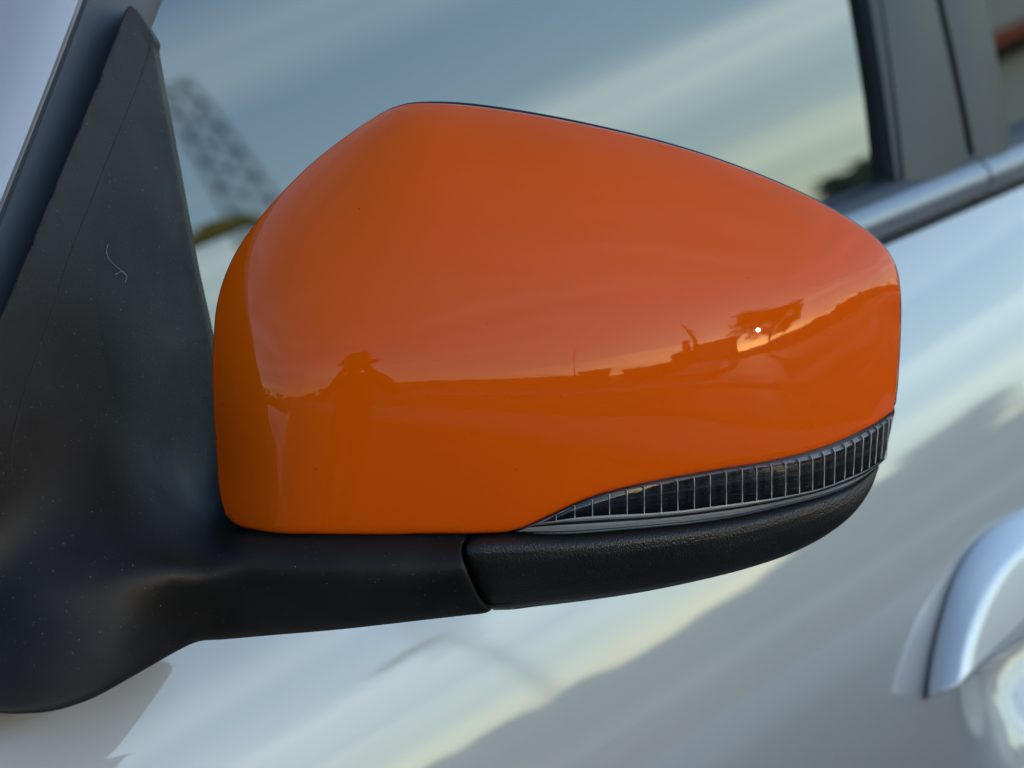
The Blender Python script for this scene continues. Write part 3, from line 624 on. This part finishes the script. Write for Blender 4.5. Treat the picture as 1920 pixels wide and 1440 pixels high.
M_WALL = mat('pale_render', (0.30, 0.28, 0.25), rough=0.8); M_ROOF = mat('grey_sheet_roof', (0.20, 0.20, 0.21), rough=0.5); M_PANE = mat('dark_pane', (0.01, 0.012, 0.014), rough=0.05)
M_BRICK = mat('brown_brick', (0.20, 0.12, 0.08), rough=0.85); M_STEEL = mat('galvanised_steel', (0.32, 0.33, 0.34), rough=0.45, metal=0.6); M_YELLOW = mat('yellow_sign', (0.55, 0.36, 0.02), rough=0.5); M_IRON = mat('dark_painted_steel', (0.08, 0.083, 0.085), rough=0.6)
def building(name, az0, az1, dist, h, label, wall_m, depth=12.0, roof_h=0.6, nwin=5, chimney=None):
    p0, p1 = np.array(polar(az0, dist)), np.array(polar(az1, dist)); c = (p0+p1)/2; v = p1-p0; L = float(np.linalg.norm(v)); rot = math.atan2(v[1], v[0])
    out = c/np.linalg.norm(c); base = c+out*depth/2
    b = empty(name, (base[0], base[1], 0), None, label=label, category='building'); b.rotation_euler = (0, 0, rot)
    inward = -1 if (math.cos(rot+math.pi/2)*out[0]+math.sin(rot+math.pi/2)*out[1]) > 0 else 1
    bm = bmesh.new(); box(bm, (0, 0, 0), (L, depth, h-roof_h)); bm_obj('wall', bm, wall_m, b)
    bm = bmesh.new(); box(bm, (0, 0, h-roof_h+.004), (L+.6, depth+.6, roof_h), 0, .96); rf = bm_obj('roof', bm, M_ROOF, b)
    if chimney is not None:
        bm = bmesh.new(); box(bm, (L*chimney, 0, h-.02), (1.0, 1.0, 2.6)); box(bm, (L*chimney, 0, h+2.6), (1.25, 1.25, .3)); bm_obj('chimney', bm, M_BRICK, rf)
    for k in range(nwin):
        bm = bmesh.new(); x_k = -L/2+L*(k+.5)/nwin; box(bm, (x_k, inward*(depth/2+.02), .9), (L/nwin*.55, .10, max(.6, (h-roof_h)*.38))); w1 = bm_obj('window', bm, M_STEEL, b)
        bm = bmesh.new(); box(bm, (x_k, inward*(depth/2+.075), 1.0), (L/nwin*.48, .03, max(.45, (h-roof_h)*.38-.2))); bm_obj('pane', bm, M_PANE, w1)
    return b
building('warehouse', -150, -109, 62, 3.1, 'long low warehouse with a flat grey roof, mirrored across the orange cap', M_WALL, nwin=12)
building('store', -113, -108, 56, 3.9, 'taller brown store at the right end of the long low warehouse', M_BRICK, nwin=2)
building('workshop', -106, -98, 58, 3.2, 'small brown workshop right of the gap beside the warehouse', M_BRICK, nwin=3)
building('brick_house', -98, -95, 52, 4.4, 'brown house with a square chimney beside the flat block', M_BRICK, nwin=2, chimney=.22)
building('flat_block', -95, -88.5, 48, 5.0, 'tall pale flat block left of the wide tree', M_WALL, nwin=4)
def lamp_post(az, dist, h, label):
    x, y = polar(az, dist); t = empty('lamp_post', (x, y, 0), None, label=label, category='lamp post', group='lamp posts along the street')
    bm = bmesh.new(); tube(bm, [(0, 0, -.2), (0, 0, h*.5), (0, 0, h)], [.16, .12, .09]); bm_obj('pole', bm, M_STEEL, t, True)
    bm = bmesh.new(); tube(bm, [(0, 0, h), (.25, 0, h+.35), (.9, 0, h+.5)], .06, 6); bm_obj('arm', bm, M_STEEL, t, True)
    bm = bmesh.new(); box(bm, (1.15, 0, h+.42), (.8, .28, .14), 0, .7); bm_obj('lamp_head', bm, M_STEEL, t)
lamp_post(-114, 52, 8.4, 'lamp post standing before the long low warehouse')
lamp_post(-178, 40, 7.5, 'lamp post nearest the hatted person'); lamp_post(175, 44, 7.0, 'lamp post farthest left behind the bushes')
lamp_post(-46, 80, 13, 'tall lamp post at the foot of the hill'); lamp_post(-36, 70, 12, 'lamp post at the far right end of the hill')
x, y = polar(-94.5, 34); a = math.radians(-94.5); sv_ = Vector((math.sin(a), -math.cos(a), 0))
bt = empty('bare_tree', (x, y, 0), None, label='bare curved tree trunk with one side branch, left of the wide tree', category='tree')
bm = bmesh.new(); tube(bm, [Vector((0, 0, -.2)), Vector((0, 0, 2.2)), sv_*.05+Vector((0, 0, 4.6)), sv_*.3+Vector((0, 0, 6.4)), sv_*.8+Vector((0, 0, 7.6))], [.28, .25, .22, .2, .12]); bm_obj('trunk', bm, M_BARK, bt, True)
bm = bmesh.new(); tube(bm, [Vector((0, 0, 2.4)), sv_*.9+Vector((0, 0, 3.1)), sv_*1.7+Vector((0, 0, 2.7))], [.12, .1, .05], 6); bm_obj('branch', bm, M_BARK, bt, True)
for k, (a_, h_) in enumerate(((150, 3.2), (157, 2.4), (164, 3.0), (-172, 2.2), (-163, 2.5))):
    tree('bush', a_, 34, h_, 4.5, 'low dark bush in the row left of the hatted person', 'bushes left of the person', per=60, nclump=10, size=.3, low=.1)

def parked_car(az, dist, turn, paint, label):
    x, y = polar(az, dist); t = empty('parked_car', (x, y, 0), None, label=label, category='car', group='cars parked before the buildings'); t.rotation_euler = (0, 0, turn)
    prof_b = [(-2.1, .35), (-2.15, .62), (-2.0, .80), (-1.15, .92), (-.55, 1.38), (.75, 1.44), (1.45, 1.02), (2.0, .92), (2.12, .6), (2.08, .35)]
    bm = bmesh.new(); ring_ = []
    for s_, k in ((-1, .92), (-1, 1.0), (1, 1.0), (1, .92)):
        ring_.append([bm.verts.new((px_*(.97 if k < 1 else 1), s_*(.85 if k == 1.0 else .86)*(.80 if z_ > 1.1 else 1), z_)) for px_, z_ in prof_b])
    for a_, b_ in ((ring_[1], ring_[2]),):
        for i in range(len(prof_b)): j = (i+1) % len(prof_b); bm.faces.new((a_[i], a_[j], b_[j], b_[i]))
    bm.faces.new(ring_[1][::-1]); bm.faces.new(ring_[2]); [bm.verts.remove(v_) for r_ in (ring_[0], ring_[3]) for v_ in r_]
    bm_obj('body', bm, paint, t)
    for s_ in (-1, 1):
        bm = bmesh.new(); yv = s_*.79; vs4 = [bm.verts.new((a_, yv+(-s_*.09 if z_ > 1.2 else s_*.035), z_)) for a_, z_ in ((-.95, .97), (-.50, 1.33), (.70, 1.38), (1.2, 1.02))]; bm.faces.new(vs4); bm_obj('side_window', bm, M_PANE, t)
        for xw in (-1.3, 1.3):
            bm = bmesh.new(); tube(bm, [(xw, s_*.70, .31), (xw, s_*.90, .31)], .31, 18); w_o = bm_obj('wheel', bm, M_RUBBER, t); bm = bmesh.new(); tube(bm, [(xw, s_*.89, .31), (xw, s_*.915, .31)], .19, 14); bm_obj('rim', bm, M_STEEL, w_o)
    bm = bmesh.new(); vs4 = [bm.verts.new(c_) for c_ in ((-1.17, -.72, .94), (-.60, -.62, 1.345), (-.60, .62, 1.345), (-1.17, .72, .94))]; bm.faces.new(vs4)
    for v_ in bm.verts: v_.co.x -= .03; v_.co.z += .02
    bm_obj('windscreen', bm, M_PANE, t)
    for s_ in (-.6, .6):
        bm = bmesh.new(); box(bm, (-2.13, s_, .60), (.08, .34, .13), 0, .8); bm_obj('headlight', bm, M_STEEL, t)
M_CARW = mat('white_car_paint', (0.6, 0.6, 0.6), rough=0.3, coat=1.0); M_CARR = mat('dark_red_car_paint', (0.16, 0.02, 0.02), rough=0.3, coat=1.0)
parked_car(-94, 30, math.radians(15), M_CARW, 'white parked car in front of the tall pale flat block')
parked_car(-101, 36, math.radians(-8), M_CARR, 'dark red parked car in front of the small brown workshop')

# lattice mast with a yellow sign, mirrored in the front side window
def glass_dir(px, py):
    p = onglass(np.array(float(px)), np.array(float(py))); d = p-CAM; d /= np.linalg.norm(d); k_ = GK0+2*GK1*(p[2]-ZB); nrm_ = np.array([0, -1, k_])/math.hypot(1, k_); return p, d-2*(d@nrm_)*nrm_
def mirrored(px, py, dist):
    p, r = glass_dir(px, py); return Vector(p+r*dist/np.linalg.norm(r[:2]))
RC = 110.0
j0, j1 = mirrored(500, 440, RC), mirrored(322, 165, RC); cab = mirrored(405, 438, RC-1.5)
crane = empty('crane', (j0.x, j0.y, 0), None, label='leaning steel lattice crane boom with a yellow cab, mirrored in the front side window', category='crane')
og = Vector((j0.x, j0.y, 0)); ax_ = (j1-j0); ln = ax_.length; ax_.normalize(); u_ = ax_.cross(Vector(MIR)-j0).normalized(); v_ = ax_.cross(u_); hw_ = ln*.085
j0 = j0-ax_*ln*.15; ln *= 1.15
def jp(t, a, b): return j0-og+ax_*ln*t+(u_*a+v_*b)*hw_*(1-.45*t)
cs = [(-1, -1), (1, -1), (1, 1), (-1, 1)]
for a1 in cs:
    bm = bmesh.new(); tube(bm, [jp(0, *a1), jp(1, *a1)], ln*.007, 5); bm_obj('chord', bm, M_IRON, crane, True)
bm = bmesh.new(); nbr = 7
for k in range(nbr):
    for i in range(4):
        a1, b1 = cs[i], cs[(i+1) % 4]; t0_, t1_ = k/nbr, (k+1)/nbr
        tube(bm, [jp(t0_, *a1), jp(t1_, *b1)], ln*.0032, 4); tube(bm, [jp(t0_, *b1), jp(t1_, *a1)], ln*.0032, 4); tube(bm, [jp(t1_, *a1), jp(t1_, *b1)], ln*.0032, 4)
bm_obj('bracing', bm, M_IRON, crane)
az_ = math.atan2(cab.y, cab.x); s_cab = ln*.24
bm = bmesh.new(); box(bm, (0, 0, 0), (s_cab*.5, s_cab, s_cab*.22), az_, .9); box(bm, (0, 0, s_cab*.22), (s_cab*.3, s_cab*.4, s_cab*.12), az_, .8); cb = bm_obj('cab', bm, M_YELLOW, crane); cb.location = cab-og-Vector((0, 0, s_cab*.11))
bm = bmesh.new(); tube(bm, [(0, 0, 0), (0, 0, max(.5, cab.z))], .16, 8); bm_obj('tower', bm, M_IRON, crane, True)

# cream kiosk with a red awning, mirrored in the rear side window
pk = onglass(np.array(1886.), np.array(110.)); dk = pk-CAM; dk /= np.linalg.norm(dk); nk = np.array([YAW, -1, GK0+2*GK1*(pk[2]-ZB)]); nk /= np.linalg.norm(nk); rk = dk-2*(dk@nk)*nk
RK = 26.0; kx, ky = (pk+rk*RK/np.linalg.norm(rk[:2]))[:2]; zc = pk[2]+RK*rk[2]/np.linalg.norm(rk[:2]); rot_k = math.atan2(ky, kx)

kiosk = empty('kiosk', (kx, ky, 0), None, label='cream kiosk with a brown sign board and red awning, mirrored in the rear side window', category='kiosk'); kiosk.rotation_euler = (0, 0, rot_k)
M_CREAM = mat('cream_paint', (0.78, 0.70, 0.55), rough=0.7); M_RED = mat('red_awning', (0.60, 0.11, 0.03), rough=0.7); M_SIGN = mat('brown_board', (0.10, 0.055, 0.025), rough=0.7)
bm = bmesh.new(); box(bm, (1.3, 0, 0), (2.4, 3.0, zc+1.0)); bm_obj('wall', bm, M_CREAM, kiosk)
bm = bmesh.new(); box(bm, (0.06, 0, zc-.18), (.08, 2.4, .34)); bm_obj('sign_board', bm, M_SIGN, kiosk)
bm = bmesh.new(); box(bm, (-.25, 0.35, zc-.02), (.6, 1.1, .12), 0, .8); bm_obj('awning', bm, M_RED, kiosk)
bm = bmesh.new(); box(bm, (1.3, 0, zc+1.004), (2.7, 3.3, .15)); bm_obj('roof', bm, M_ROOF, kiosk)

# the person taking the photograph, mirrored as a dark hatted silhouette
back = np.array([-math.cos(A), -math.sin(A), 0]); rt = np.array([math.sin(A), -math.cos(A), 0]); up = np.array([0, 0, 1.0])
foot0 = np.array([CAM[0], CAM[1], 0])+back*.30
CZ = CAM[2]
def pp(b, r, z): return tuple(foot0+back*b+rt*r+up*(CZ+z))
J = {'pelvis': (pp(.02, 0, -.50), .14), 'waist': (pp(.02, 0, -.36), .13), 'chest': (pp(.01, 0, -.19), .155), 'neck': (pp(-.03, 0, -.075), .058), 'jaw': (pp(-.09, 0, -.03), .068), 'head': (pp(-.09, 0, .045), .09), 'crown': (pp(-.08, 0, .10), .07)}
E = [('pelvis', 'waist'), ('waist', 'chest'), ('chest', 'neck'), ('neck', 'jaw'), ('jaw', 'head'), ('head', 'crown')]
for s_, nm in ((-1, 'l'), (1, 'r')):
    J.update({nm+'sh': (pp(.01, s_*.19, -.14), .06), nm+'el': (pp(-.08, s_*.28, -.33), .045), nm+'wr': (pp(-.21, s_*.12, -.09), .03), nm+'pa': (pp(-.25, s_*.075, -.03), .032),
              nm+'hip': (pp(.02, s_*.10, -.56), .085), nm+'kn': (pp(-.01, s_*.12, .46-CZ), .058), nm+'an': (pp(.03, s_*.13, .09-CZ), .04), nm+'to': (pp(-.13, s_*.15, .035-CZ), .035)})
    E += [('chest', nm+'sh'), (nm+'sh', nm+'el'), (nm+'el', nm+'wr'), (nm+'wr', nm+'pa'), ('pelvis', nm+'hip'), (nm+'hip', nm+'kn'), (nm+'kn', nm+'an'), (nm+'an', nm+'to')]
    for k in range(4):
        J[nm+'f%da' % k] = (pp(-.268, s_*(.068-.002*k), .015-.020*k), .0095); J[nm+'f%db' % k] = (pp(-.278, s_*(.050-.002*k), .025-.021*k), .008); E += [(nm+'pa', nm+'f%da' % k), (nm+'f%da' % k, nm+'f%db' % k)]
    J[nm+'tha'] = (pp(-.215, s_*.060, -.005), .011); J[nm+'thb'] = (pp(-.205, s_*.045, .025), .009); E += [(nm+'pa', nm+'tha'), (nm+'tha', nm+'thb')]
M_CLOTH = mat('dark_clothes', (0.03, 0.03, 0.035), rough=0.9); M_HAT = mat('dark_hat', (0.04, 0.035, 0.03), rough=0.9)
person = empty('person', tuple(foot0), None, label='person in a dark round hat holding a camera, mirrored in the orange cap', category='person')
ids = {k: i for i, k in enumerate(J)}; me = bpy.data.meshes.new('body'); me.from_pydata([Vector(J[k][0])-Vector(foot0) for k in J], [(ids[a], ids[b]) for a, b in E], [])
me.materials.append(M_CLOTH); body = link(bpy.data.objects.new('body', me), person)
sk = body.modifiers.new('skin', 'SKIN'); sk.use_smooth_shade = True
for k, i in ids.items(): me.skin_vertices[0].data[i].radius = (J[k][1], J[k][1])
me.skin_vertices[0].data[ids['pelvis']].use_root = True
sb = body.modifiers.new('subdivision', 'SUBSURF'); sb.levels = sb.render_levels = 1
hc = Vector(pp(-.08, 0, .10))-Vector(foot0); V, F = [], []
prof_h = [(.165, -.035), (.168, -.028), (.125, -.012), (.112, .0), (.108, .05), (.09, .085), (.05, .10), (.004, .103)]
for r, z in prof_h: V += [hc+Vector((r*math.cos(2*math.pi*k/28), r*math.sin(2*math.pi*k/28), z)) for k in range(28)]
F = grid_faces(len(prof_h), 28, 0, True); mesh_obj('hat', V, F, M_HAT, person)
cp = Vector(CAM)+Vector(-FWD)*.004; cm = empty('camera', tuple(cp), None, label='black camera held up in front of the hatted person', category='camera')
cm.rotation_euler = cam.matrix_world.to_euler()
bm = bmesh.new(); tube(bm, [(0, 0, .002), (0, 0, .03), (0, 0, .085)], [.033, .036, .036], 24); bm_obj('lens', bm, M_GLOSS, cm, True)
bm = bmesh.new(); box(bm, (0, 0, .085), (.125, .075, .045), 0, .97); box(bm, (0, .045, .09), (.05, .03, .04), 0, .8); bm_obj('body', bm, M_RUBBER, cm)
